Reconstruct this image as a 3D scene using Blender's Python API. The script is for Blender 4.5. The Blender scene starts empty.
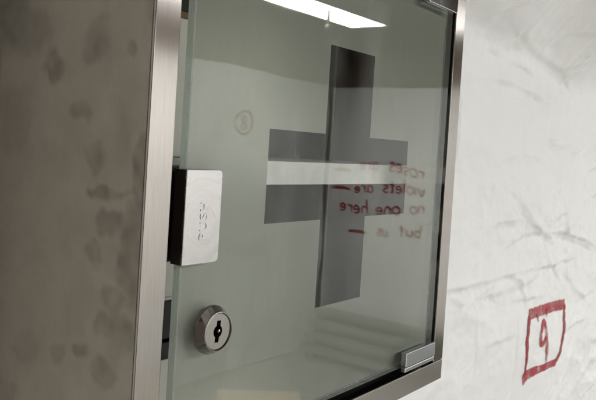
import bpy, bmesh, math, random
from mathutils import Matrix, Vector, noise

random.seed(4)
scene = bpy.context.scene
COL = scene.collection

# ---------------------------------------------------------------- camera
cam_d = bpy.data.cameras.new("camera")
cam = bpy.data.objects.new("camera", cam_d)
COL.objects.link(cam)
Rt = Vector((0.59416085, -0.80192975, 0.06230221))
Up = Vector((-0.01841784, 0.06387248, 0.99778810))
Bk = Vector((-0.80413535, -0.59399410, 0.02318071))
M = Matrix((Rt, Up, Bk)).transposed().to_4x4()
M.translation = Vector((-0.34979, -0.22400, 0.01553))
cam.matrix_world = M
cam_d.sensor_width = 36.0
cam_d.lens = 43.5
cam_d.shift_y = -0.0601
cam_d.clip_start = 0.01
cam_d.clip_end = 100
cam_d.dof.use_dof = True
cam_d.dof.focus_distance = 0.40
cam_d.dof.aperture_fstop = 44
scene.camera = cam

# ---------------------------------------------------------------- world, exposure
world = bpy.data.worlds.new("World")
scene.world = world
world.use_nodes = True
bg = world.node_tree.nodes["Background"]
bg.inputs[0].default_value = (1.0, 0.88, 0.73, 1)
bg.inputs[1].default_value = 0.17
vs = scene.view_settings
vs.view_transform = 'Standard'
vs.look = 'None'
vs.exposure = 0.0
vs.gamma = 1.0
LAMP_STRENGTH = 51.0
LAMP_COLOR = (1.0, 0.99, 0.972, 1)

# room measures (metres; the cabinet's centre is the origin, the wall runs along x)
WALL_Y, FAR_Y, END_X, FLOOR_Z, CEIL_Z = 0.128, -3.2, 4.7, -1.65, 1.25

# ---------------------------------------------------------------- helpers
class G:
    def __init__(self, m):
        self.nt = m.node_tree
        self.p = self.nt.nodes["Principled BSDF"]
        self.out = self.nt.nodes["Material Output"]
    def n(self, t, **k):
        nd = self.nt.nodes.new(t)
        for a, b in k.items():
            setattr(nd, a, b)
        return nd
    def l(self, a, b):
        self.nt.links.new(a, b)
    def noise(self, scale, detail=4, rough=0.55, vec=None, sc=None):
        t = self.n('ShaderNodeTexNoise')
        t.inputs['Scale'].default_value = scale
        t.inputs['Detail'].default_value = detail
        t.inputs['Roughness'].default_value = rough
        tc = self.n('ShaderNodeTexCoord')
        src = tc.outputs[vec or 'Object']
        if sc:
            mp = self.n('ShaderNodeMapping')
            mp.inputs['Scale'].default_value = sc
            self.l(src, mp.inputs[0]); src = mp.outputs[0]
        self.l(src, t.inputs['Vector'])
        return t.outputs['Fac']
    def ramp(self, src, stops):
        r = self.n('ShaderNodeValToRGB')
        els = r.color_ramp.elements
        while len(els) < len(stops): els.new(0.5)
        for e, (p, c) in zip(els, stops):
            e.position = p
            e.color = (c, c, c, 1) if isinstance(c, (int, float)) else (*c, 1)
        self.l(src, r.inputs[0])
        return r.outputs[0]
    def bump(self, src, strength, dist, normal=None):
        b = self.n('ShaderNodeBump')
        b.inputs['Strength'].default_value = strength
        b.inputs['Distance'].default_value = dist
        self.l(src, b.inputs['Height'])
        if normal: self.l(normal, b.inputs['Normal'])
        return b.outputs[0]

def mat(name, color=(0.5, 0.5, 0.5), rough=0.5, metal=0.0):
    m = bpy.data.materials.new(name)
    m.use_nodes = True
    p = m.node_tree.nodes["Principled BSDF"]
    p.inputs['Base Color'].default_value = (*color, 1)
    p.inputs['Roughness'].default_value = rough
    p.inputs['Metallic'].default_value = metal
    return m

def bx(bm, x0, x1, y0, y1, z0, z1):
    r = bmesh.ops.create_cube(bm, size=1)
    for v in r['verts']:
        v.co = Vector(((x0 + x1) / 2 + v.co.x * (x1 - x0), (y0 + y1) / 2 + v.co.y * (y1 - y0), (z0 + z1) / 2 + v.co.z * (z1 - z0)))
    return r['verts']

def bevel(bm, w, seg=2, edges=None):
    bmesh.ops.bevel(bm, geom=edges or bm.edges[:], offset=w, segments=seg, affect='EDGES', profile=0.5, clamp_overlap=True)

def obj(name, bm, m, parent=None, smooth=False):
    me = bpy.data.meshes.new(name)
    bm.to_mesh(me); bm.free()
    o = bpy.data.objects.new(name, me)
    COL.objects.link(o)
    for mm in (m if isinstance(m, (list, tuple)) else [m]):
        me.materials.append(mm)
    if smooth:
        for p in me.polygons: p.use_smooth = True
    if parent: o.parent = parent
    return o

def boxobj(name, dims, m, parent=None, bev=0.0006, seg=2):
    bm = bmesh.new(); bx(bm, *dims)
    if bev: bevel(bm, bev, seg)
    return obj(name, bm, m, parent)

def thing(name, label, cat, loc=(0, 0, 0), rotz=0, group=None):
    o = bpy.data.objects.new(name, None)
    o.empty_display_size = 0.05
    COL.objects.link(o)
    o.location = loc; o.rotation_euler = (0, 0, rotz)
    return tag(o, label, cat, group)

def tag(o, label, cat, group=None):
    o['label'] = label; o['category'] = cat
    if group: o['group'] = group
    return o

def structure(o):
    o['kind'] = 'structure'
    return o

def lathe(bm, prof, cx, cz, n=64):
    """profile of (radius, y) turned about an axis along y"""
    rings = []
    for r, y in prof:
        rings.append([bm.verts.new((cx + r * math.cos(2 * math.pi * i / n), y, cz + r * math.sin(2 * math.pi * i / n))) for i in range(n)])
    for a, b in zip(rings, rings[1:]):
        for i in range(n):
            bm.faces.new((a[i], a[(i + 1) % n], b[(i + 1) % n], b[i]))
    return rings

# ---------------------------------------------------------------- materials
def brushed(name, base, rough, aniso=0.0, tan_axis='Z', streak=(1, 1, 1), bump=0.15, rot=0.0):
    m = mat(name, base, rough, 1.0)
    g = G(m)
    f = g.noise(1.0, 3, 0.6, sc=streak)
    big = g.noise(22, 4, 0.6)
    r = g.n('ShaderNodeMapRange'); r.inputs[3].default_value = rough * 0.85; r.inputs[4].default_value = rough * 1.25
    g.l(big, r.inputs[0]); g.l(r.outputs[0], g.p.inputs['Roughness'])
    c = g.n('ShaderNodeMixRGB'); c.inputs[0].default_value = 0.35
    c.inputs[1].default_value = (*base, 1)
    g.l(g.ramp(f, [(0.3, tuple(b * 0.72 for b in base)), (0.7, tuple(min(1, b * 1.2) for b in base))]), c.inputs[2])
    g.l(c.outputs[0], g.p.inputs['Base Color'])
    g.l(g.bump(f, bump, 0.0001), g.p.inputs['Normal'])
    if aniso:
        g.p.inputs['Anisotropic'].default_value = aniso
        g.p.inputs['Anisotropic Rotation'].default_value = rot
        t = g.n('ShaderNodeTangent'); t.direction_type = 'RADIAL'; t.axis = tan_axis
        g.l(t.outputs[0], g.p.inputs['Tangent'])
    return m

M_post = brushed('brushed_steel_upright', (0.41, 0.385, 0.36), 0.15, 0.92, 'Z', (1800, 1800, 50), 0.03, 0.0)
M_rail = brushed('brushed_steel_rail', (0.50, 0.475, 0.45), 0.22, 0.5, 'Z', (60, 2600, 2600), 0.12, 0.25)
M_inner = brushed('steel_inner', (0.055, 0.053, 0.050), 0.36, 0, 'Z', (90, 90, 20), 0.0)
M_flange = mat('folded_steel_edge', (0.34, 0.33, 0.30), 0.45, 0.8)
M_chrome = mat('chrome', (0.30, 0.28, 0.27), 0.04, 1.0)
g = G(M_chrome)
g.l(g.ramp(g.noise(180, 4), [(0.3, 0.05), (0.75, 0.10)]), g.p.inputs['Roughness'])
M_clamp = mat('clamp_chrome', (0.52, 0.54, 0.56), 0.1, 1.0)
g = G(M_clamp)
g.l(g.ramp(g.noise(90, 4), [(0.3, 0.06), (0.75, 0.14)]), g.p.inputs['Roughness'])
M_clamp2 = brushed('clamp_dull_chrome', (0.60, 0.63, 0.66), 0.24, 0, 'Z', (60, 900, 900), 0.03)
M_satin = brushed('satin_lock_face', (0.40, 0.385, 0.355), 0.22, 0, 'Z', (1500, 200, 200), 0.1)
M_dark = mat('dark_hollow', (0.012, 0.011, 0.010), 0.6)
M_black = mat('black_plastic', (0.016, 0.015, 0.016), 0.42)
g = G(M_black); g.l(g.bump(g.noise(900, 3), 0.2, 0.0002), g.p.inputs['Normal'])

# side of the cabinet: dull steel with oily finger marks and painted wall shade (mask stored per vertex)
M_side = mat('smudged_shaded_steel', (0.36, 0.33, 0.29), 0.4, 1.0)
g = G(M_side)
at = g.n('ShaderNodeAttribute'); at.attribute_name = 'smudge_shade'
f1 = g.noise(1.0, 3, 0.6, sc=(900, 900, 120))
mix = g.n('ShaderNodeMixRGB')
mix.inputs[1].default_value = (0.42, 0.375, 0.315, 1); mix.inputs[2].default_value = (0.232, 0.203, 0.166, 1)
g.l(at.outputs['Fac'], mix.inputs[0])
mul = g.n('ShaderNodeMixRGB', blend_type='MULTIPLY'); mul.inputs[0].default_value = 1
g.l(mix.outputs[0], mul.inputs[1]); g.l(g.ramp(f1, [(0.25, 0.95), (0.75, 1.0)]), mul.inputs[2])
mul2 = g.n('ShaderNodeMixRGB', blend_type='MULTIPLY'); mul2.inputs[0].default_value = 1
g.l(mul.outputs[0], mul2.inputs[1]); g.l(g.ramp(g.noise(38, 5, 0.65), [(0.3, 0.82), (0.7, 1.0)]), mul2.inputs[2])
g.l(mul2.outputs[0], g.p.inputs['Base Color'])
rr = g.n('ShaderNodeMapRange'); rr.inputs[3].default_value = 0.5; rr.inputs[4].default_value = 0.36
g.l(at.outputs['Fac'], rr.inputs[0]); g.l(rr.outputs[0], g.p.inputs['Roughness'])
g.l(g.bump(f1, 0.02, 0.0001), g.p.inputs['Normal'])

# clear glass pane: Fresnel reflection over plain transmission (both faces count)
def glass_mat(name, tint):
    m = mat(name)
    g = G(m)
    g.nt.nodes.remove(g.p)
    geo = g.n('ShaderNodeNewGeometry')
    ior = g.n('ShaderNodeMapRange'); ior.inputs[3].default_value = 1.52; ior.inputs[4].default_value = 1 / 1.52
    g.l(geo.outputs['Backfacing'], ior.inputs[0])
    fr = g.n('ShaderNodeFresnel'); g.l(ior.outputs[0], fr.inputs['IOR'])
    tr = g.n('ShaderNodeBsdfTransparent'); tr.inputs[0].default_value = (*tint, 1)
    gl = g.n('ShaderNodeBsdfGlossy'); gl.inputs['Roughness'].default_value = 0.0
    # faint greasy smears soften the reflection here and there
    sm = g.ramp(g.noise(14, 5, 0.6, sc=(1, 1, 0.45)), [(0.5, 0.0), (0.8, 0.035)])
    g.l(sm, gl.inputs['Roughness'])
    mx = g.n('ShaderNodeMixShader')
    bk = g.n('ShaderNodeMapRange'); bk.inputs[3].default_value = 1.0; bk.inputs[4].default_value = 0.85   # the coat kills most of the rear reflection
    g.l(geo.outputs['Backfacing'], bk.inputs[0])
    fm = g.n('ShaderNodeMath', operation='MULTIPLY'); g.l(fr.outputs[0], fm.inputs[0]); g.l(bk.outputs[0], fm.inputs[1])
    g.l(fm.outputs[0], mx.inputs[0]); g.l(tr.outputs[0], mx.inputs[1]); g.l(gl.outputs[0], mx.inputs[2])
    ds = g.n('ShaderNodeBsdfDiffuse'); ds.inputs[0].default_value = (0.75, 0.75, 0.72, 1)
    m2 = g.n('ShaderNodeMixShader')
    sm1 = g.ramp(g.noise(1.0, 6, 0.65, sc=(26, 26, 9)), [(0.48, 0.0), (0.82, 0.075)])
    sm2 = g.ramp(g.noise(1.0, 2, 0.5, sc=(900, 900, 900)), [(0.70, 0.0), (0.76, 0.10)])
    ma = g.n('ShaderNodeMath', operation='ADD'); g.l(sm1, ma.inputs[0]); g.l(sm2, ma.inputs[1])
    g.l(ma.outputs[0], m2.inputs[0]); g.l(mx.outputs[0], m2.inputs[1]); g.l(ds.outputs[0], m2.inputs[2])
    g.l(m2.outputs[0], g.out.inputs[0])
    return m
M_glass = glass_mat('clear_glass', (0.975, 0.985, 0.965))
M_gedge = mat('ground_glass_edge', (0.72, 0.77, 0.75), 0.3)
g = G(M_gedge)
tr = g.n('ShaderNodeBsdfTransparent'); tr.inputs[0].default_value = (0.91, 0.97, 0.955, 1)
mx = g.n('ShaderNodeMixShader')
g.l(g.ramp(g.noise(1.0, 3, sc=(200, 200, 25)), [(0.3, 0.66), (0.7, 0.74)]), mx.inputs[0])
g.l(g.p.outputs[0], mx.inputs[1]); g.l(tr.outputs[0], mx.inputs[2]); g.l(mx.outputs[0], g.out.inputs[0])

M_frost = mat('frosted_green_coat')
g = G(M_frost)
fine = g.noise(1800, 2)
big = g.noise(9, 5, 0.6)
colr = g.ramp(big, [(0.25, (0.425, 0.445, 0.40)), (0.75, (0.48, 0.497, 0.45))])
g.l(colr, g.p.inputs['Base Color']); g.p.inputs['Roughness'].default_value = 0.75
g.p.inputs['Specular IOR Level'].default_value = 0.2
tl = g.n('ShaderNodeBsdfTranslucent'); tl.inputs[0].default_value = (0.85, 0.87, 0.83, 1)
mx = g.n('ShaderNodeMixShader'); mx.inputs[0].default_value = 0.58
g.l(g.p.outputs[0], mx.inputs[1]); g.l(tl.outputs[0], mx.inputs[2]); g.l(mx.outputs[0], g.out.inputs[0])
g.l(g.bump(fine, 0.1, 0.0001), g.p.inputs['Normal'])

M_plate = mat('buffed_push_plate', (0.53, 0.52, 0.515), 0.3, 1.0)
g = G(M_plate)
tc = g.n('ShaderNodeTexCoord')
mp = g.n('ShaderNodeMapping'); mp.inputs['Location'].default_value = (0.1185 + 0.127, 0, 0.024)
mp.inputs['Location'].default_value = (0, 0, 0)
g.l(tc.outputs['UV'], mp.inputs[0])
wv = g.n('ShaderNodeTexWave'); wv.wave_type = 'RINGS'; wv.rings_direction = 'Z'
wv.inputs['Scale'].default_value = 42; wv.inputs['Distortion'].default_value = 0.8
wv.inputs['Detail'].default_value = 0; wv.inputs['Detail Scale'].default_value = 5
g.l(mp.outputs[0], wv.inputs['Vector'])
g.l(g.ramp(wv.outputs['Fac'], [(0, 0.22), (1, 0.38)]), g.p.inputs['Roughness'])
g.l(g.bump(g.noise(45, 1, 0.3), 0.035, 0.004), g.p.inputs['Normal'])

# white plastic sheeting
M_sheet = mat('white_plastic_sheet', (0.78, 0.77, 0.745), 0.42)
g = G(M_sheet)
g.p.inputs['Specular IOR Level'].default_value = 0.4
g.l(g.ramp(g.noise(3.5, 4), [(0.3, (0.735, 0.738, 0.730)), (0.7, (0.775, 0.777, 0.770))]), g.p.inputs['Base Color'])
n1 = g.bump(g.noise(26, 6, 0.62, sc=(0.6, 1, 1)), 0.22, 0.006)
n2 = g.bump(g.noise(300, 3), 0.02, 0.0006, n1)
g.l(n2, g.p.inputs['Normal'])

# red marker ink, streaky along the stroke
def ink(name, col, lo, hi):
    m = mat(name, col, 0.45)
    g = G(m)
    uv = g.n('ShaderNodeUVMap')
    mp = g.n('ShaderNodeMapping'); mp.inputs['Scale'].default_value = (9, 7, 1)
    g.l(uv.outputs[0], mp.inputs[0])
    t = g.n('ShaderNodeTexNoise'); t.inputs['Scale'].default_value = 1; t.inputs['Detail'].default_value = 5; t.inputs['Roughness'].default_value = 0.65
    g.l(mp.outputs[0], t.inputs['Vector'])
    t2 = g.noise(48, 3, 0.55)
    ad = g.n('ShaderNodeMath', operation='MULTIPLY_ADD'); ad.inputs[1].default_value = 0.5
    g.l(t2, ad.inputs[0]); 
    hm = g.n('ShaderNodeMath', operation='MULTIPLY'); hm.inputs[1].default_value = 0.5
    g.l(t.outputs['Fac'], hm.inputs[0]); g.l(hm.outputs[0], ad.inputs[2])
    a = g.ramp(ad.outputs[0], [(0.38, lo), (0.58, hi)])
    sx = g.n('ShaderNodeSeparateXYZ'); g.l(uv.outputs[0], sx.inputs[0])
    fr = g.n('ShaderNodeMath', operation='FRACT'); g.l(sx.outputs[1], fr.inputs[0])
    pp = g.n('ShaderNodeMath', operation='PINGPONG'); pp.inputs[1].default_value = 0.5; g.l(fr.outputs[0], pp.inputs[0])
    wob = g.n('ShaderNodeMath', operation='MULTIPLY_ADD'); wob.inputs[1].default_value = 0.12; g.l(g.noise(210, 3), wob.inputs[0])
    sub = g.n('ShaderNodeMath', operation='SUBTRACT'); sub.inputs[1].default_value = 0.06; g.l(pp.outputs[0], sub.inputs[0]); g.l(sub.outputs[0], wob.inputs[2])
    edge = g.ramp(wob.outputs[0], [(0.02, 0.0), (0.10, 1.0)])
    mu = g.n('ShaderNodeMath', operation='MULTIPLY'); g.l(a, mu.inputs[0]); g.l(edge, mu.inputs[1])
    g.l(mu.outputs[0], g.p.inputs['Alpha'])
    return m
M_ink = ink('red_marker_ink', (0.37, 0.016, 0.028), 0.38, 1.0)
M_ink_dark = ink('dark_red_marker_ink', (0.30, 0.012, 0.018), 0.8, 1.0)
M_ink_room = mat('red_handwriting_ink', (0.36, 0.010, 0.016), 0.5)

def rough_mat(name, c0, c1, scale, rough=0.7, sc=None):
    m = mat(name, c0, rough)
    g = G(m)
    f = g.noise(scale, 6, 0.6, sc=sc)
    g.l(g.ramp(f, [(0.3, c0), (0.7, c1)]), g.p.inputs['Base Color'])
    g.l(g.bump(f, 0.15, 0.002), g.p.inputs['Normal'])
    return m
M_upper = rough_mat('brown_panelled_wall', (0.15, 0.115, 0.08), (0.20, 0.155, 0.11), 3, 0.55, (6, 6, 0.5))
M_ceil = rough_mat('dull_ceiling', (0.14, 0.125, 0.10), (0.18, 0.16, 0.13), 5, 0.8)
M_floor = rough_mat('worn_grey_floor', (0.25, 0.245, 0.22), (0.32, 0.315, 0.285), 4, 0.45)
M_plank = rough_mat('dark_plank', (0.13, 0.128, 0.10), (0.19, 0.185, 0.15), 3, 0.6, (8, 1, 8))
M_card = rough_mat('cardboard', (0.44, 0.33, 0.21), (0.52, 0.40, 0.27), 12, 0.85)
M_white = rough_mat('white_carton', (0.82, 0.81, 0.78), (0.86, 0.85, 0.82), 30, 0.6)
M_brown = rough_mat('brown_carton', (0.26, 0.16, 0.09), (0.33, 0.21, 0.12), 40, 0.7)
M_shelf = rough_mat('white_enamel', (0.45, 0.455, 0.455), (0.58, 0.585, 0.585), 60, 0.4)
M_house = rough_mat('white_lamp_body', (0.68, 0.66, 0.60), (0.72, 0.70, 0.64), 10, 0.4)
M_fold = mat('fold_dark_reflection', (0.07, 0.05, 0.04), 0.35, 0.5)  # darkened to stand for the dim surroundings mirrored in the plate's side
M_cord = mat('grey_cord', (0.10, 0.09, 0.08), 0.6)

M_lamp = mat('lit_diffuser')
g = G(M_lamp); g.nt.nodes.remove(g.p)
em = g.n('ShaderNodeEmission'); em.inputs[0].default_value = LAMP_COLOR; em.inputs[1].default_value = LAMP_STRENGTH
g.l(em.outputs[0], g.out.inputs[0])

# ---------------------------------------------------------------- the room
def plane(name, pts, m):
    bm = bmesh.new()
    bm.faces.new([bm.verts.new(p) for p in pts])
    return structure(obj(name, bm, m))

X0 = -1.6
structure(boxobj('floor', (X0, END_X + 0.3, FAR_Y - 0.3, 0.5, FLOOR_Z - 0.1, FLOOR_Z), M_floor, bev=0))
structure(boxobj('ceiling', (X0, END_X + 0.3, FAR_Y - 0.3, 0.5, CEIL_Z, CEIL_Z + 0.1), M_ceil, bev=0))
structure(boxobj('mounting_wall', (X0, END_X + 0.04, 0.16, 0.26, FLOOR_Z, CEIL_Z), M_upper, bev=0))
structure(boxobj('opposite_wall', (X0, END_X + 0.04, FAR_Y - 0.14, FAR_Y - 0.04, FLOOR_Z, CEIL_Z), M_upper, bev=0))
structure(boxobj('end_wall', (END_X + 0.04, END_X + 0.14, FAR_Y - 0.14, 0.26, FLOOR_Z, CEIL_Z), M_upper, bev=0))

def segdist(p, a, b):
    ab = (b[0] - a[0], b[1] - a[1])
    L = ab[0] ** 2 + ab[1] ** 2
    t = ((p[0] - a[0]) * ab[0] + (p[1] - a[1]) * ab[1]) / L if L else 0
    t = max(0, min(1, t))
    dx, dz = p[0] - a[0] - t * ab[0], p[1] - a[1] - t * ab[1]
    side = ab[0] * (p[1] - a[1]) - ab[1] * (p[0] - a[0])
    return math.hypot(dx, dz), (1 if side >= 0 else -1), t

# creases of the sheet beside the cabinet: (points, width, height); + towards the room above the line
CREASES = [
    ([(0.588, 0.179), (0.685, 0.165), (0.793, 0.152), (0.821, 0.144)], 0.016, 0.0026),
    ([(0.426, 0.171), (0.502, 0.172), (0.588, 0.179)], 0.026, 0.0014),
    ([(0.522, 0.151), (0.557, 0.15)], 0.006, 0.0016),
    ([(0.556, 0.117), (0.62, 0.117), (0.683, 0.112), (0.715, 0.108)], 0.007, 0.0022),
    ([(0.443, 0.089), (0.438, 0.048), (0.433, 0.013)], 0.0045, 0.0020),
    ([(0.664, 0.1), (0.806, 0.097), (1.022, 0.099)], 0.020, 0.0022),
    ([(0.427, -0.142), (0.532, -0.144), (0.672, -0.146), (0.822, -0.152), (0.95, -0.15)], 0.006, 0.0024),
    ([(0.644, -0.102), (0.705, -0.094), (0.784, -0.096)], 0.007, 0.0020),
    ([(0.581, -0.073), (0.679, -0.072), (0.773, -0.092), (0.833, -0.111)], 0.009, 0.0022),
    ([(0.863, -0.101), (0.973, -0.117), (1.088, -0.14)], 0.012, 0.0040),
    ([(0.813, -0.114), (0.828, -0.155)], 0.008, 0.0018),
    ([(0.699, -0.066), (0.774, -0.094)], 0.006, 0.0016),
    ([(0.681, -0.187), (0.796, -0.197)], 0.006, 0.0016),
    ([(0.574, -0.23), (0.67, -0.238)], 0.006, 0.0013),
    ([(0.545, -0.164), (0.677, -0.169), (0.803, -0.161)], 0.008, 0.0014),
    ([(0.689, -0.229), (0.693, -0.333)], 0.006, 0.0012),
    ([(0.52, -0.188), (0.532, -0.293)], 0.006, 0.0010),
    ([(0.469, 0.181), (0.544, 0.22)], 0.006, 0.0014),
    ([(0.791, 0.161), (0.884, 0.186)], 0.008, 0.0016),
    ([(0.957, -0.301), (0.89, -0.382)], 0.008, 0.0018),
    ([(1.001, -0.227), (1.11, -0.222)], 0.008, 0.0016),
    ([(0.651, -0.039), (0.774, -0.096)], 0.010, 0.0014),
]

_rc = random.Random(11)
for _ in range(60):
    cx_, cz_ = _rc.uniform(0.40, 1.20), _rc.uniform(-0.46, 0.10) if _rc.random() < 0.75 else _rc.uniform(0.10, 0.30)
    if 0.66 < cx_ < 0.97 and -0.36 < cz_ < -0.17: continue
    an, ln = _rc.gauss(0.12, 0.5), _rc.uniform(0.035, 0.15)
    if _rc.random() < 0.2: an += 1.5; ln *= 0.7
    dx_, dz_ = math.cos(an) * ln / 2, math.sin(an) * ln / 2
    kn = _rc.uniform(-0.012, 0.012)
    CREASES.append(([(cx_ - dx_, cz_ - dz_), (cx_ + kn, cz_ + kn), (cx_ + dx_, cz_ + dz_)], _rc.uniform(0.005, 0.011), _rc.uniform(0.0006, 0.0020)))
CREASES = [(p, w, a, min(q[0] for q in p) - 7 * w, max(q[0] for q in p) + 7 * w, min(q[1] for q in p) - 7 * w, max(q[1] for q in p) + 7 * w) for p, w, a in CREASES]

def ridged(x, y, z, oc=4):
    s, a, tot = 0, 1, 0
    for _ in range(oc):
        s += a * (1 - abs(noise.noise((x, y, z)))) ** 3
        tot += a; a *= 0.5; x *= 2.1; y *= 2.1
    return s / tot

def front_h(x, z):
    """height of the sheet beside the cabinet towards the room (metres)"""
    h = 0.010 * noise.noise((x * 2.6 + z * 2.0, z * 4.2 - x * 1.2, 3.1))
    h += 0.004 * (ridged(x * 3.2 + z * 2.4 + 7, z * 6.5 - x * 1.1, 1.7, 4) - 0.6)
    h += 0.0009 * noise.noise((x * 26, z * 40, 5.0))
    q = max(0.0, min(1.0, 0.45 + 1.3 * noise.noise((x * 3.1, z * 4.3, 33.0))))
    h += 0.0042 * q * (ridged(x * 11 + z * 9, z * 19 - x * 5, 2.8, 3) - 0.55)
    h += 0.0024 * (1 - q) * (ridged(x * 9 - z * 14, z * 10 + x * 3, 12.8, 3) - 0.55)
    m = max(0.0, min(1.0, (0.02 - z) / 0.12)) * (0.5 + noise.noise((x * 4, z * 5, 21.0)))
    if m > 0: h += 0.0065 * m * (ridged(x * 8 + z * 5, z * 13 - x * 4, 8.8, 4) - 0.55)
    # above the big fold the sheet is bent towards the room to darken it
    t = (min(z, 0.42) - (0.165 - 0.07 * max(0, x - 0.5) + 0.025 * noise.noise((x * 6, z * 3, 6.6)))) / 0.05
    h += 0.062 * (max(0.0, t) ** 2 / (1 + max(0.0, t)))
    for pts, w, a, bx0, bx1, bz0, bz1 in CREASES:
        if x < bx0 or x > bx1 or z < bz0 or z > bz1: continue
        best = None
        for q in range(len(pts) - 1):
            d = segdist((x, z), pts[q], pts[q + 1])
            if best is None or d[0] < best[0]: best = d
        d = best[0] / w
        if d < 7:
            jag = 1 + 0.6 * noise.noise((x * 30, z * 30, w * 900))
            rm = min(1.0, d * 1.5)
            e = math.exp(-d / 2.0) * rm * rm * (3 - 2 * rm)
            end = min(1.0, 5 * min(best[2], 1 - best[2]) + 0.5)
            h += 1.9 * a * jag * e * (1.0 if best[1] > 0 else -0.55) * end
    # pressed against the wall where the cabinet hangs
    k = max(abs(x) - 0.17, abs(z) - 0.17)
    k = max(0.0, min(1.0, k / 0.12))
    return max(-0.028, min(0.2, h)) * k

def far_h(u, v):
    h = 0.028 * noise.noise((u * 1.3 + v * 0.6, v * 1.6 - u * 0.6, 9.2))
    h += 0.026 * (ridged(u * 1.8 + v * 1.0, v * 1.3 - u * 0.9, 4.4, 4) - 0.6)
    h += 0.024 * (ridged(u * 2.8 + v * 0.5, v * 0.5, 14.4, 3) - 0.6)
    return h

def end_h(u, v):
    return 0.7 * far_h(u + 31, v + 12)

def steps(spec):
    out = []
    for a, b, d in spec:
        n = max(1, round((b - a) / d))
        out += [a + (b - a) * i / n for i in range(n)]
    return out + [spec[-1][1]]

def sheet(name, us, vs, fn, top=None):
    """fn(u, v) -> point; top(u) -> height of the upper hem"""
    bm = bmesh.new()
    rows = []
    vmax, vmin = vs[-1], vs[0]
    for v in vs:
        row = []
        for u in us:
            vv = v
            if top: vv = vmin + (v - vmin) * (top(u) - vmin) / (vmax - vmin)
            row.append(bm.verts.new(fn(u, vv)))
        rows.append(row)
    for a, b in zip(rows, rows[1:]):
        for i in range(len(us) - 1):
            bm.faces.new((a[i], a[i + 1], b[i + 1], b[i]))
    bmesh.ops.recalc_face_normals(bm, faces=bm.faces)
    return obj(name, bm, M_sheet, smooth=True)

front_pt = lambda x, z, off=0.0: Vector((x, WALL_Y - front_h(x, z) - off, z))
us = steps([(X0, -0.3, 0.08), (-0.3, 0.3, 0.02), (0.3, 0.42, 0.006), (0.42, 1.25, 0.0028), (1.25, 1.3, 0.006), (1.3, 1.9, 0.012), (1.9, END_X - 0.01, 0.06)])
zs = steps([(FLOOR_Z + 0.005, -0.6, 0.06), (-0.6, -0.44, 0.01), (-0.44, 0.33, 0.0023), (0.33, 0.34, 0.005), (0.34, 0.56, 0.012)])
SH1 = sheet('plastic_sheet', us, zs, front_pt)
tag(SH1, 'creased white plastic sheet behind the steel cabinet with a red boxed 9', 'plastic sheet', 'white plastic sheets hung on the walls')

far_pt = lambda x, z, off=0.0: Vector((x, FAR_Y + far_h(x, z) + off, z))
us = steps([(X0, 1.5, 0.08), (1.5, END_X - 0.02, 0.025)])
zs = steps([(FLOOR_Z + 0.005, 0.56, 0.025)])
SH2 = sheet('plastic_sheet', us, zs, far_pt, lambda x: 0.562 + 0.022 * noise.noise((x * 1.7, 0.3, 2)) + 0.008 * noise.noise((x * 6, 3, 2)))
tag(SH2, 'white plastic sheet mirrored in the glass with a circled 8', 'plastic sheet', 'white plastic sheets hung on the walls')

end_pt = lambda s, z, off=0.0: Vector((END_X - end_h(s, z) - off, -s, z))      # s runs to the reader's right
us = steps([(-0.10, 3.18, 0.025)])
zs = steps([(-1.34, 0.54, 0.025)])
SH3 = sheet('plastic_sheet', us, zs, end_pt, lambda s: 0.536 + 0.004 * noise.noise((s * 3, 0.3, 2)))
tag(SH3, 'white plastic sheet mirrored in the glass with four lines of red handwriting', 'plastic sheet', 'white plastic sheets hung on the walls')

# ---------------------------------------------------------------- marker strokes
def catmull(pts, n=10):
    if len(pts) < 3: 
        a, b = pts
        return [((a[0] + (b[0] - a[0]) * i / n), (a[1] + (b[1] - a[1]) * i / n)) for i in range(n + 1)]
    P = [pts[0]] + list(pts) + [pts[-1]]
    out = []
    for i in range(1, len(P) - 2):
        p0, p1, p2, p3 = P[i - 1:i + 3]
        for k in range(n):
            t = k / n
            out.append(tuple(0.5 * (2 * p1[j] + (p2[j] - p0[j]) * t + (2 * p0[j] - 5 * p1[j] + 4 * p2[j] - p3[j]) * t * t + (3 * p1[j] - p0[j] - 3 * p2[j] + p3[j]) * t ** 3) for j in (0, 1)))
    return out + [pts[-1]]

def stroke(bm, pts, width, fn, off=0.0008, n=10, cross=4, jitter=0.12, seed=0.0):
    """a ribbon of ink lying on the sheet; width may be a number or f(t)"""
    uvl = bm.loops.layers.uv.verify()
    path = catmull(pts, n)
    rows, L = [], 0.0
    for i, p in enumerate(path):
        a = path[max(0, i - 1)]; b = path[min(len(path) - 1, i + 1)]
        tx, tz = b[0] - a[0], b[1] - a[1]
        d = math.hypot(tx, tz) or 1
        if i: L += math.hypot(p[0] - path[i - 1][0], p[1] - path[i - 1][1])
        t = i / (len(path) - 1)
        w = width(t) if callable(width) else width
        row = []
        for k in range(cross + 1):
            s = k / cross - 0.5
            e = 1 + (jitter * noise.noise((i * 0.35, k * 3.3, seed)) if k in (0, cross) else 0)
            x, z = p[0] - tz / d * w * s * e, p[1] + tx / d * w * s * e
            row.append((bm.verts.new(fn(x, z, off)), (L / 0.08, 0.002 + 0.996 * k / cross + math.floor(seed * 7) * 3)))
        rows.append(row)
    for a, b in zip(rows, rows[1:]):
        for k in range(cross):
            q = [a[k], a[k + 1], b[k + 1], b[k]]
            f = bm.faces.new([v for v, _ in q])
            for lp, (_, uv) in zip(f.loops, q): lp[uvl].uv = uv

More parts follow.
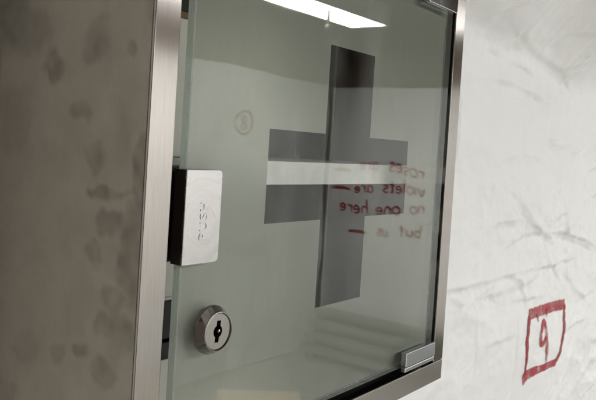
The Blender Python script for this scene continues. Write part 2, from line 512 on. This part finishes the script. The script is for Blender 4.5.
bm = bmesh.new()
stroke(bm, [(0.733, -0.214), (0.775, -0.2165), (0.828, -0.2185), (0.87, -0.220), (0.914, -0.223)], lambda t: 0.018 + 0.002 * t, front_pt, 0.0008, 14, 8, 0.25, 1)
obj('marker_line', bm, M_ink, SH1)
bm = bmesh.new()
stroke(bm, [(0.736, -0.216), (0.735, -0.236), (0.737, -0.264), (0.740, -0.288), (0.743, -0.307)], lambda t: 0.010 + 0.004 * math.sin(5 * t), front_pt, 0.0011, 14, 4, 0.3, 2)
obj('marker_line', bm, M_ink_dark, SH1)
bm = bmesh.new()
stroke(bm, [(0.910, -0.222), (0.913, -0.243), (0.910, -0.27), (0.904, -0.292), (0.893, -0.306), (0.874, -0.315)], lambda t: 0.012 - 0.004 * t, front_pt, 0.0011, 14, 4, 0.3, 3)
obj('marker_line', bm, M_ink_dark, SH1)
bm = bmesh.new()
stroke(bm, [(0.733, -0.3155), (0.751, -0.310), (0.782, -0.3105), (0.829, -0.313), (0.880, -0.315)], lambda t: 0.020 - 0.008 * t, front_pt, 0.0008, 14, 8, 0.3, 4)
obj('marker_line', bm, M_ink, SH1)
bm = bmesh.new()
stroke(bm, [(0.822, -0.248), (0.813, -0.238), (0.802, -0.243), (0.799, -0.256), (0.804, -0.270), (0.815, -0.2725), (0.823, -0.262)], lambda t: 0.0095 + 0.003 * math.sin(math.pi * t), front_pt, 0.0012, 12, 4, 0.2, 6)
stroke(bm, [(0.818, -0.240), (0.825, -0.260), (0.829, -0.281), (0.831, -0.304)], lambda t: 0.0125 - 0.006 * t ** 2, front_pt, 0.0016, 12, 4, 0.2, 7)
obj('marker_digit', bm, M_ink, SH1)
bm = bmesh.new()
stroke(bm, [(0.776, -0.219), (0.779, -0.232)], lambda t: 0.008 - 0.004 * t, front_pt, 0.0013, 8, 3, 0.3, 8)
obj('marker_tick', bm, M_ink, SH1)
bm = bmesh.new()
stroke(bm, [(0.824, -0.219), (0.826, -0.2315)], lambda t: 0.007 - 0.004 * t, front_pt, 0.0013, 8, 3, 0.3, 9)
obj('marker_tick', bm, M_ink, SH1)

GLY = {  # lower-case hand, unit x-height, strokes of (x, y)
    'r': ([[(0.1, 1), (0.12, 0)], [(0.12, 0.6), (0.3, 0.95), (0.55, 0.9)]], 0.65),
    'o': ([[(0.4, 1), (0.1, 0.7), (0.1, 0.25), (0.4, 0), (0.7, 0.3), (0.7, 0.75), (0.4, 1)]], 0.85),
    's': ([[(0.6, 0.9), (0.3, 1), (0.12, 0.75), (0.35, 0.5), (0.58, 0.25), (0.35, 0), (0.08, 0.12)]], 0.72),
    'e': ([[(0.12, 0.5), (0.62, 0.55), (0.5, 0.95), (0.2, 0.85), (0.1, 0.4), (0.3, 0.02), (0.65, 0.15)]], 0.75),
    'a': ([[(0.6, 0.9), (0.25, 0.95), (0.08, 0.45), (0.28, 0.02), (0.58, 0.4)], [(0.62, 1), (0.58, 0.4), (0.7, 0)]], 0.82),
    'v': ([[(0.05, 1), (0.32, 0), (0.62, 1)]], 0.7),
    'i': ([[(0.15, 1), (0.15, 0)], [(0.14, 1.38), (0.18, 1.48)]], 0.32),
    'l': ([[(0.15, 1.8), (0.15, 0)]], 0.32),
    't': ([[(0.3, 1.6), (0.28, 0.2), (0.45, 0)], [(0.02, 1.05), (0.55, 1.1)]], 0.6),
    'n': ([[(0.1, 1), (0.1, 0)], [(0.1, 0.6), (0.35, 1), (0.58, 0.7), (0.6, 0)]], 0.75),
    'h': ([[(0.1, 1.9), (0.1, 0)], [(0.1, 0.55), (0.35, 0.95), (0.58, 0.65), (0.6, 0)]], 0.75),
    'b': ([[(0.1, 1.8), (0.1, 0)], [(0.1, 0.6), (0.4, 0.95), (0.65, 0.5), (0.4, 0.02), (0.1, 0.15)]], 0.78),
    'u': ([[(0.08, 1), (0.1, 0.3), (0.35, 0), (0.6, 0.4), (0.62, 1)], [(0.62, 1), (0.66, 0)]], 0.8),
}
def write(parent, word, s0, s1, z, xh, pt, slope=0.0, w=0.0145):
    tot = sum(GLY[c][1] for c in word)
    kx = (s1 - s0) / tot
    bm = bmesh.new()
    x = 0
    for c in word:
        st, adv = GLY[c]
        rq = random.Random(hash((word, round(z, 3), x)) if False else int(abs(z) * 1000) * 31 + int(x * 100))
        ta, sc_, dy_, sh = rq.uniform(-0.15, 0.15), rq.uniform(0.9, 1.12), rq.uniform(-0.10, 0.10), rq.uniform(-0.1, 0.2)
        for q in st:
            st_p = [(px + sh * (py - 0.5) * 0.6, (py * sc_ + dy_ + ta * (px - 0.4))) for px, py in q]
            pts = [(s0 + (x + px) * kx, z + py * xh + slope * (x + px) * kx + 0.006 * noise.noise((x * 3, py, z * 9))) for px, py in st_p]
            stroke(bm, pts, lambda t, b=w * rq.uniform(0.8, 1.2): b * (0.75 + 0.35 * math.sin(math.pi * min(1, t + 0.2))), pt, 0.004, 7, 2, 0.2, x + z)
        x += adv
    obj('handwritten_word', bm, M_ink_room, parent)
def dash(parent, s0, s1, z, pt, w=0.026):
    bm = bmesh.new()
    stroke(bm, [(s0, z), ((s0 + s1) / 2, z + 0.006), (s1, z)], lambda t: w * (0.6 + 0.4 * math.sin(math.pi * t)), pt, 0.004, 8, 3, 0.3, z)
    obj('handwritten_dash', bm, M_ink_room, parent)
write(SH3, 'roses', 2.285, 2.61, -0.175, 0.066, end_pt, 0.15)
write(SH3, 'are', 2.70, 2.875, -0.135, 0.062, end_pt, -0.05)
dash(SH3, 2.955, 3.12, -0.150, end_pt)
write(SH3, 'violets', 2.275, 2.66, -0.300, 0.060, end_pt, 0.0)
write(SH3, 'are', 2.735, 2.915, -0.315, 0.056, end_pt, -0.02)
dash(SH3, 2.955, 3.135, -0.300, end_pt)
write(SH3, 'no', 2.27, 2.40, -0.435, 0.060, end_pt, -0.1)
write(SH3, 'one', 2.475, 2.71, -0.465, 0.060, end_pt, -0.06)
write(SH3, 'here', 2.77, 3.045, -0.490, 0.060, end_pt, 0.0)
write(SH3, 'but', 2.285, 2.475, -0.625, 0.058, end_pt, 0.0)
write(SH3, 'us', 2.575, 2.69, -0.650, 0.058, end_pt, 0.0)
dash(SH3, 2.77, 2.94, -0.645, end_pt)
# circled 8 on the sheet across the room: x falls towards the reader's right
flip_pt = lambda s, z, off=0.0: far_pt(-s, z, off)
bm = bmesh.new()
cx0, cz0 = -3.615, 0.172
stroke(bm, [(cx0 + 0.09 * math.cos(a * 0.5236), cz0 + 0.085 * math.sin(a * 0.5236)) for a in range(13)], 0.0115, flip_pt, 0.004, 6, 2, 0.3, 1)
obj('marker_circle', bm, M_ink_room, SH2)
bm = bmesh.new()
stroke(bm, [(cx0, cz0), (cx0 + 0.025, cz0 + 0.022), (cx0, cz0 + 0.045), (cx0 - 0.025, cz0 + 0.022), (cx0, cz0), (cx0 + 0.03, cz0 - 0.025), (cx0, cz0 - 0.05), (cx0 - 0.03, cz0 - 0.025), (cx0, cz0)], 0.0115, flip_pt, 0.004, 6, 2, 0.3, 2)
obj('marker_digit', bm, M_ink_room, SH2)

# ---------------------------------------------------------------- the cabinet
CAB = thing('medicine_cabinet', 'wall mounted stainless steel cabinet with a frosted glass door and clear cross', 'cabinet', (0, 0.128, -0.15))
def inv(o):
    """parent a world-placed part to the cabinet"""
    o.parent = CAB
    o.matrix_parent_inverse = Matrix.Translation(CAB.location).inverted()
    return o
H, D = 0.15, 0.120
FI = 0.1354                                   # inner edge of the front frame
def post(x0, x1, inner):
    bm = bmesh.new()
    bx(bm, x0, x1, 0.0, 0.0016, -0.1349, 0.1349)
    bevel(bm, 0.0006, 3)
    t = (inner, inner + 0.0012) if inner < 0 else (inner - 0.0012, inner)
    vs_ = bx(bm, t[0] - (0.0012 if inner < 0 else -0.0012), t[1] - (0.0012 if inner < 0 else -0.0012), 0.0012, 0.011, -0.1340, 0.1340)
    return bm
inv(obj('frame_upright', post(-H, -0.1356, -0.1356), M_post))
inv(obj('frame_upright', post(0.1345, H, 0.1345 + 0.0024), M_post))
def rail(z0, z1, up):
    bm = bmesh.new()
    bx(bm, -H, H, 0.0, 0.0016, z0, z1)
    bevel(bm, 0.0006, 3)
    zi = z1 - 0.0013 if up else z0 + 0.0001
    bx(bm, -0.1340, 0.1340, 0.0012, 0.011, zi, zi + 0.0012)
    return bm
inv(obj('frame_rail', rail(-H, -0.1351, True), M_rail))
inv(obj('frame_rail', rail(0.1351, H, False), M_rail))

# left side panel with its finger marks and painted-in shade at the wall edge
SM = [(0.0663,0.0465,0.0076,0.0065,1),(0.0360,0.0560,0.0082,0.0114,.6),(0.0134,0.0527,0.0032,0.0050,.8),(0.0444,0.0253,0.0063,0.0053,.7),(0.0337,0.0067,0.0067,0.0061,.7),
(0.0289,-0.0090,0.0053,0.0039,1.1),(0.0172,-0.0082,0.0089,0.0017,.6),(0.0225,-0.0213,0.0078,0.0063,1),(0.0306,-0.0366,0.0034,0.0060,.7),(0.0068,-0.0330,0.0070,0.0205,1),
(0.0170,-0.0539,0.0057,0.0067,.8),(0.0206,-0.0653,0.0051,0.0050,.7),(0.0351,-0.0802,0.0041,0.0035,1.1),(0.0529,-0.0841,0.0043,0.0045,.7),(0.0780,-0.0863,0.0096,0.0085,.35),
(0.0189,-0.0852,0.0064,0.0068,.8),(0.0943,-0.1120,0.0076,0.0068,.5),(0.0096,-0.0653,0.0074,0.0092,.8),(0.0027,-0.0016,0.0041,0.0163,1),(0.1052,0.0694,0.0137,0.0148,.8),(0.0877,0.0636,0.0145,0.0120,.5),
(0.030,0.105,0.012,0.016,.8),(0.070,0.115,0.010,0.009,.8),(0.095,0.02,0.010,0.02,.3),(0.06,-0.12,0.012,0.01,.7),(0.1155,0.0,0.0035,0.16,.7)]  # last strip paints the contact shade where the panel meets the wall
def smudge_shade(y, z):
    wy = y + 0.0045 * noise.noise((y * 90, z * 90, 1.0)) + 0.0018 * noise.noise((y * 260, z * 260, 4.0))
    wz = z + 0.0060 * noise.noise((y * 80, z * 80, 7.0)) + 0.0020 * noise.noise((y * 240, z * 240, 9.0))
    s = 0.0
    for cy, cz, ry, rz, a in SM:
        d = math.sqrt(((wy - cy) / (ry * 1.3)) ** 2 + ((wz - cz) / rz) ** 2)
        k = max(0.0, min(1.0, (1.22 - d) / 0.5))
        s = max(s, a * k * k * (3 - 2 * k))
    e = max(0.0, min(1.0, (0.022 - y) / 0.016)) * max(0.0, min(1.0, 0.45 + 2.2 * noise.noise((y * 60, z * 34, 55.0))))
    s = max(s, 0.85 * e)
    s *= 0.75 + 0.5 * noise.noise((y * 150, z * 150, 2.0))
    return max(0.0, min(1.0, s))
bm = bmesh.new()
NY, NZ = 100, 240
col = bm.loops.layers.float_color.new('smudge_shade') if hasattr(bm.loops.layers, 'float_color') else None
grid = [[bm.verts.new((-H, 0.0016 + (D - 0.0016) * i / NY, -H + 0.0006 + (2 * H - 0.0012) * j / NZ)) for i in range(NY + 1)] for j in range(NZ + 1)]
for j in range(NZ):
    for i in range(NY):
        f = bm.faces.new((grid[j][i], grid[j + 1][i], grid[j + 1][i + 1], grid[j][i + 1]))
        for lp in f.loops:
            s = smudge_shade(lp.vert.co.y, lp.vert.co.z); lp[col] = (s, s, s, 1)
geo_ = bmesh.ops.extrude_face_region(bm, geom=bm.faces[:])
for v in geo_['geom']:
    if isinstance(v, bmesh.types.BMVert): v.co.x += 0.0010
bmesh.ops.recalc_face_normals(bm, faces=bm.faces)
inv(obj('side_panel', bm, M_side))
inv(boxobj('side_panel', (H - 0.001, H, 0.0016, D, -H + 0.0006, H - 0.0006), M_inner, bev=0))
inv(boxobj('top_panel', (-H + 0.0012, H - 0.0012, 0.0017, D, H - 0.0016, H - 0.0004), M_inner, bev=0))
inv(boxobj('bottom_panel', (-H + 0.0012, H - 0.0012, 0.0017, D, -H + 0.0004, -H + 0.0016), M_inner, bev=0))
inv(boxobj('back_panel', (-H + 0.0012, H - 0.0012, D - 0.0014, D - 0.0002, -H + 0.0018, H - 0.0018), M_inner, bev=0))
# upright flange where the back panel meets the right side
inv(boxobj('corner_flange', (H - 0.0036, H - 0.0012, D - 0.0100, D - 0.0016, -H + 0.002, H - 0.002), M_flange, bev=0.0004))
# shelf: a tray with a deep front lip
bm = bmesh.new()
bx(bm, -0.1480, 0.1480, 0.0205, D - 0.002, 0.0058, 0.0070)
v_ = bx(bm, -0.1482, 0.1482, 0.0190, 0.0203, -0.0055, 0.0072)
inv(obj('shelf', bm, M_shelf))
# magnetic catch fixed inside the left upright
bm = bmesh.new()
bx(bm, -0.1328, -0.1120, 0.0075, 0.0240, -0.0385, 0.0040); bevel(bm, 0.0008, 2)
inv(obj('magnetic_catch', bm, M_black))

# ---- glass door, hinged on the right and standing a hair open
HX = 0.1270
DOOR_A = 0.0
GL, GT, GZ = -0.1285, 0.0048, 0.1278
bm = bmesh.new()
bx(bm, GL - HX, 0, 0, GT, -GZ, GZ)
ed = [e for e in bm.edges if abs(e.verts[0].co.y - e.verts[1].co.y) < 1e-6]
bevel(bm, 0.0005, 1, ed)
bm.faces.ensure_lookup_table()
for f in bm.faces:
    f.material_index = 0 if abs(f.normal.y) > 0.99 else 1
door = obj('door', bm, [M_glass, M_gedge])
door.rotation_euler = (0, 0, DOOR_A)
door.location = (HX, -0.0010, 0)
inv(door)
def dpart(o):
    o.parent = door
    return o
# frosted coat on the inner face, the cross left clear
CX, CZ, CA, CW = 0.0072 - HX, 0.0000, 0.0740, 0.0241
xs = [GL + 0.0006 - HX, CX - CA, CX - CW, CX + CW, CX + CA, -0.0006]
zz = [-GZ + 0.0006, CZ - CA, CZ - CW, CZ + CW, CZ + CA, GZ - 0.0006]
bm = bmesh.new()
for i in range(5):
    for j in range(5):
        if (i == 2 and 1 <= j <= 3) or (j == 2 and 1 <= i <= 3): continue
        q = [(xs[i], zz[j]), (xs[i + 1], zz[j]), (xs[i + 1], zz[j + 1]), (xs[i], zz[j + 1])]
        bm.faces.new([bm.verts.new((x, GT + 0.0002, z)) for x, z in q])
bmesh.ops.remove_doubles(bm, verts=bm.verts, dist=1e-6)
dpart(obj('frosted_coat', bm, M_frost))

# push plate: a folded clip round the glass edge with PUSH embossed
PX0, PX1, PZ0, PZ1 = -0.1292 - HX, -0.1063 - HX, -0.0388, 0.0032
bm = bmesh.new()
r = 0.0024
def corner(cx, cz, a0):
    return [(cx + r * math.cos(a0 + k * math.pi / 12), cz + r * math.sin(a0 + k * math.pi / 12)) for k in range(7)]
outline = [(PX0, PZ0)] + corner(PX1 - r, PZ0 + r, -math.pi / 2) + corner(PX1 - r, PZ1 - r, 0) + [(PX0, PZ1)]
vf = [bm.verts.new((x, -0.0012, z)) for x, z in outline]
f = bm.faces.new(vf)
ex = bmesh.ops.extrude_face_region(bm, geom=[f])
for v in ex['geom']:
    if isinstance(v, bmesh.types.BMVert): v.co.y = -0.0002
bmesh.ops.recalc_face_normals(bm, faces=bm.faces)
be = [e for e in bm.edges if all(abs(v.co.y + 0.0012) < 1e-6 for v in e.verts)]
bevel(bm, 0.00035, 2, be)
cu = bpy.data.curves.new('push_text', 'FONT')
cu.body = 'PUSH'; cu.size = 0.0068; cu.extrude = 0.00016; cu.bevel_depth = 0.00006; cu.bevel_resolution = 2
cu.align_x = 'CENTER'; cu.align_y = 'CENTER'; cu.space_character = 1.12
to = bpy.data.objects.new('push_text', cu)
COL.objects.link(to)
bpy.context.view_layer.update()
tm = bpy.data.meshes.new_from_object(to.evaluated_get(bpy.context.evaluated_depsgraph_get()))
# text x -> up, text y -> left, text z -> towards the room
tm.transform(Matrix(((0, -1, 0, (PX0 + PX1) / 2 + 0.0008), (0, 0, -1, -0.00125), (1, 0, 0, -0.0195), (0, 0, 0, 1))))
bm.from_mesh(tm)
bpy.data.objects.remove(to); bpy.data.curves.remove(cu); bpy.data.meshes.remove(tm)
uvl = bm.loops.layers.uv.verify()
for f in bm.faces:
    for lp in f.loops: lp[uvl].uv = (lp.vert.co.x - (PX0 + PX1) / 2, lp.vert.co.z + 0.022)
dpart(obj('push_plate', bm, M_plate))
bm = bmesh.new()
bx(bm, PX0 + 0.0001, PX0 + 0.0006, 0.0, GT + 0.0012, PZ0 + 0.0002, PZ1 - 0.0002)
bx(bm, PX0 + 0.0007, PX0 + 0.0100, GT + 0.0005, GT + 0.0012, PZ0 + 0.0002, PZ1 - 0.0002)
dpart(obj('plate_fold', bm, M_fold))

# lock
LX, LZ = -0.1074 - HX, -0.0700
bm = bmesh.new()
lathe(bm, [(0.0090, 0.0), (0.0113, 0.0), (0.0113, -0.0010), (0.0111, -0.0015), (0.0091, -0.0048), (0.0090, -0.0052), (0.0086, -0.0053), (0.0083, -0.0050), (0.0082, -0.0042)], LX, LZ, 72)
bmesh.ops.recalc_face_normals(bm, faces=bm.faces)
o = dpart(obj('lock_ring', bm, M_chrome))
for p in o.data.polygons: p.use_smooth = True
md = o.modifiers.new('split', 'EDGE_SPLIT'); md.split_angle = math.radians(35)
bm = bmesh.new()
yf = -0.0047
outer = [bm.verts.new((LX + 0.0081 * math.cos(2 * math.pi * i / 64), yf, LZ + 0.0081 * math.sin(2 * math.pi * i / 64))) for i in range(64)]
hr, sw, sl = 0.0029, 0.00130, 0.0050
a0 = math.asin(sw / hr)
hole = []
for k in range(9): 
    a = -math.pi / 2 + a0 + (math.pi - 2 * a0) * k / 8
    hole.append((hr * math.cos(a), hr * math.sin(a)))
hole += [(sw, sl), (-sw, sl)]
for k in range(9):
    a = math.pi / 2 + a0 + (math.pi - 2 * a0) * k / 8
    hole.append((hr * math.cos(a), hr * math.sin(a)))
hole += [(-sw, -sl), (sw, -sl)]
tilt = math.radians(-6)
hv = [bm.verts.new((LX + x * math.cos(tilt) - z * math.sin(tilt), yf, LZ + x * math.sin(tilt) + z * math.cos(tilt))) for x, z in hole]
eo = [bm.edges.new((outer[i], outer[(i + 1) % 64])) for i in range(64)]
eh = [bm.edges.new((hv[i], hv[(i + 1) % len(hv)])) for i in range(len(hv))]
bmesh.ops.triangle_fill(bm, use_beauty=True, use_dissolve=False, edges=eo + eh)
for v in hv: pass
back = [bm.verts.new((v.co.x, -0.0005, v.co.z)) for v in hv]
for i in range(len(hv)):
    f = bm.faces.new((hv[i], hv[(i + 1) % len(hv)], back[(i + 1) % len(hv)], back[i])); f.material_index = 1
f = bm.faces.new(back); f.material_index = 1
ob = [bm.verts.new((v.co.x, -0.003, v.co.z)) for v in outer]
for i in range(64): bm.faces.new((outer[i], outer[(i + 1) % 64], ob[(i + 1) % 64], ob[i]))
dpart(obj('lock_cylinder', bm, [M_satin, M_dark]))
bm = bmesh.new()
lathe(bm, [(0.0001, -0.0043), (0.0010, -0.0041), (0.0013, -0.0035), (0.0013, -0.0006)], LX + 0.0020, LZ - 0.0002, 20)
bmesh.ops.recalc_face_normals(bm, faces=bm.faces)
dpart(obj('lock_pin', bm, M_chrome, smooth=True))

# hinge clamps gripping the right corners of the glass
def clamp(sgn):
    bm = bmesh.new()
    zs_ = sorted((sgn * 0.1168, sgn * 0.1267))
    bx(bm, 0.0812 - HX, 0.1252 - HX, -0.0042, -0.0001, *zs_)
    bevel(bm, 0.0007, 3)
    zs_ = sorted((sgn * 0.1272, sgn * 0.1302))
    b2 = bmesh.new()
    bx(b2, 0.0812 - HX, 0.1252 - HX, -0.0038, -0.0003, *zs_); bevel(b2, 0.0006, 2)
    me = bpy.data.meshes.new('tmp'); b2.to_mesh(me); b2.free(); bm.from_mesh(me); bpy.data.meshes.remove(me)
    zs_ = sorted((sgn * 0.1170, sgn * 0.1271))
    zs_ = sorted((sgn * 0.1170, sgn * 0.1274))
    bx(bm, 0.0815 - HX, 0.1250 - HX, GT + 0.0004, 0.0090, *zs_)
    zs_ = sorted((sgn * 0.1312, sgn * 0.1350))
    b3 = bmesh.ops.create_cone(bm, cap_ends=True, segments=20, radius1=0.003, radius2=0.003, depth=0.0060, matrix=Matrix.Translation((0.1215 - HX, 0.0075, sgn * 0.1303)))
    return dpart(obj('hinge_clamp', bm, M_clamp if sgn > 0 else M_clamp2))
clamp(-1); clamp(1)

# ---------------------------------------------------------------- what stands inside the cabinet
def carton(name, label, cat, x0, x1, y0, y1, z0, z1, m, lid=None, lid_h=0.0, group=None):
    t = thing(name, label, cat, ((x0 + x1) / 2, (y0 + y1) / 2, z0), 0, group)
    w, d, h = (x1 - x0) / 2, (y1 - y0) / 2, z1 - z0
    boxobj('body', (-w, w, -d, d, 0, h - lid_h), m, t, 0.0008)
    if lid: boxobj('lid', (-w - 0.0004, w + 0.0004, -d - 0.0004, d + 0.0004, h - lid_h + 0.0002, h), lid, t, 0.0008)
    return t
carton('carton', 'tall white carton with a brown lid standing on the cabinet shelf', 'box', -0.132, -0.050, 0.032, 0.090, 0.0072, 0.0778, M_white, M_brown, 0.0032)
carton('dark_block', 'black block added on top of the tall white carton for the dark interior', 'case', -0.131, -0.055, 0.034, 0.088, 0.0780, 0.108, M_black, M_black, 0.010)  # added black block, stands for the dark space above the carton
carton('carton', 'low white carton on the cabinet floor at the bottom of the pile', 'box', -0.132, -0.052, 0.030, 0.095, -0.1482, -0.0915, M_white)
carton('case', 'black flat case resting on the low white carton', 'case', -0.132, -0.052, 0.030, 0.095, -0.0913, -0.0830, M_black)
carton('case', 'black deeper case with a pale lid under the small white carton', 'case', -0.132, -0.054, 0.030, 0.093, -0.0815, -0.0610, M_black, M_white, 0.0016)
carton('carton', 'small white carton at the top of the lower pile', 'box', -0.132, -0.056, 0.030, 0.090, -0.0608, -0.040, M_white)

# ---------------------------------------------------------------- room things seen mirrored in the glass, plus added lamps
def ceiling_lamp(x0, x1, label):
    t = thing('ceiling_lamp', label, 'lamp', ((x0 + x1) / 2, -2.32, 0.85), 0, 'fluorescent lamps on the ceiling')
    h = (x1 - x0) / 2
    boxobj('housing', (-h, h, -0.15, 0.15, 0.072, 0.13), M_house, t, 0.004)
    for s in (-1, 1): boxobj('hanger', (s * h * 0.6 - 0.008, s * h * 0.6 + 0.008, -0.008, 0.008, 0.1305, CEIL_Z - 0.85 - 0.001), M_house, t, 0.002)
    bm = bmesh.new()
    bx(bm, -h + 0.033, h - 0.033, -0.131, 0.131, 0.002, 0.030)
    obj('diffuser', bm, M_lamp, t)
    for s in (-1, 1):
        boxobj('side_rail', (-h + 0.032, h - 0.032, min(s * 0.133, s * 0.147), max(s * 0.133, s * 0.147), 0.0, 0.0715), M_house, t, 0.004)
    for s in (-1, 1):
        boxobj('end_cap', (s * (h - 0.016) - 0.015, s * (h - 0.016) + 0.015, -0.1475, 0.1475, -0.003, 0.0712), M_house, t, 0.003)
    return t
L1 = ceiling_lamp(2.55, 3.82, 'long lit ceiling lamp mirrored at the top of the glass door')
bm = bmesh.new()
bmesh.ops.create_cone(bm, cap_ends=True, segments=12, radius1=0.014, radius2=0.010, depth=0.10, matrix=Matrix.Translation((0.02, 0.08, -0.05)))
bmesh.ops.create_uvsphere(bm, u_segments=12, v_segments=8, radius=0.020, matrix=Matrix.Translation((0.02, 0.08, -0.105)))
obj('pull_knob', bm, M_cord, L1, smooth=True)
ceiling_lamp(1.05, 2.30, 'added unseen ceiling lamp next along the row from the mirrored one')  # unseen fixture added to brighten the wall and cabinet
ceiling_lamp(-0.45, 0.80, 'added unseen ceiling lamp of the row nearest the cabinet')  # also added out of view, for more light on the front wall

t = thing('plank_bench', 'low dark slatted bench along the sheeted wall, mirrored low in the glass', 'bench', (4.42, -2.0, FLOOR_Z))
for k, (dx, z) in enumerate([(0.12, 0.345), (0.06, 0.255), (0.0, 0.165), (-0.06, 0.075)]):
    boxobj('slat', (dx - 0.05, dx + 0.05, -1.10, 1.10, z - 0.022, z + 0.022), M_plank, t, 0.004)
boxobj('gap_shade_board', (0.175, 0.19, -1.08, 1.08, 0.002, 0.36), M_dark, t, 0.002)  # black board added to paint the shade between the slats
for y in (-1.0, 0.0, 1.0):
    boxobj('leg', (-0.10, 0.16, y - 0.03, y + 0.03, 0.001, 0.050), M_plank, t, 0.004)

t = thing('cardboard_box', 'brown cardboard box on the floor, mirrored at the foot of the glass', 'box', (2.427 - 0.757 * 0.2, -1.985 + 0.654 * 0.2, FLOOR_Z), math.atan2(0.308, 0.266))
boxobj('body', (-0.203, 0.203, -0.2, 0.2, 0.001, 0.438), M_card, t, 0.003)
for s in (-1, 1):
    boxobj('flap', (-0.2034, 0.2034, min(s * 0.001, s * 0.2004), max(s * 0.001, s * 0.2004), 0.4385, 0.450), M_card, t, 0.002)
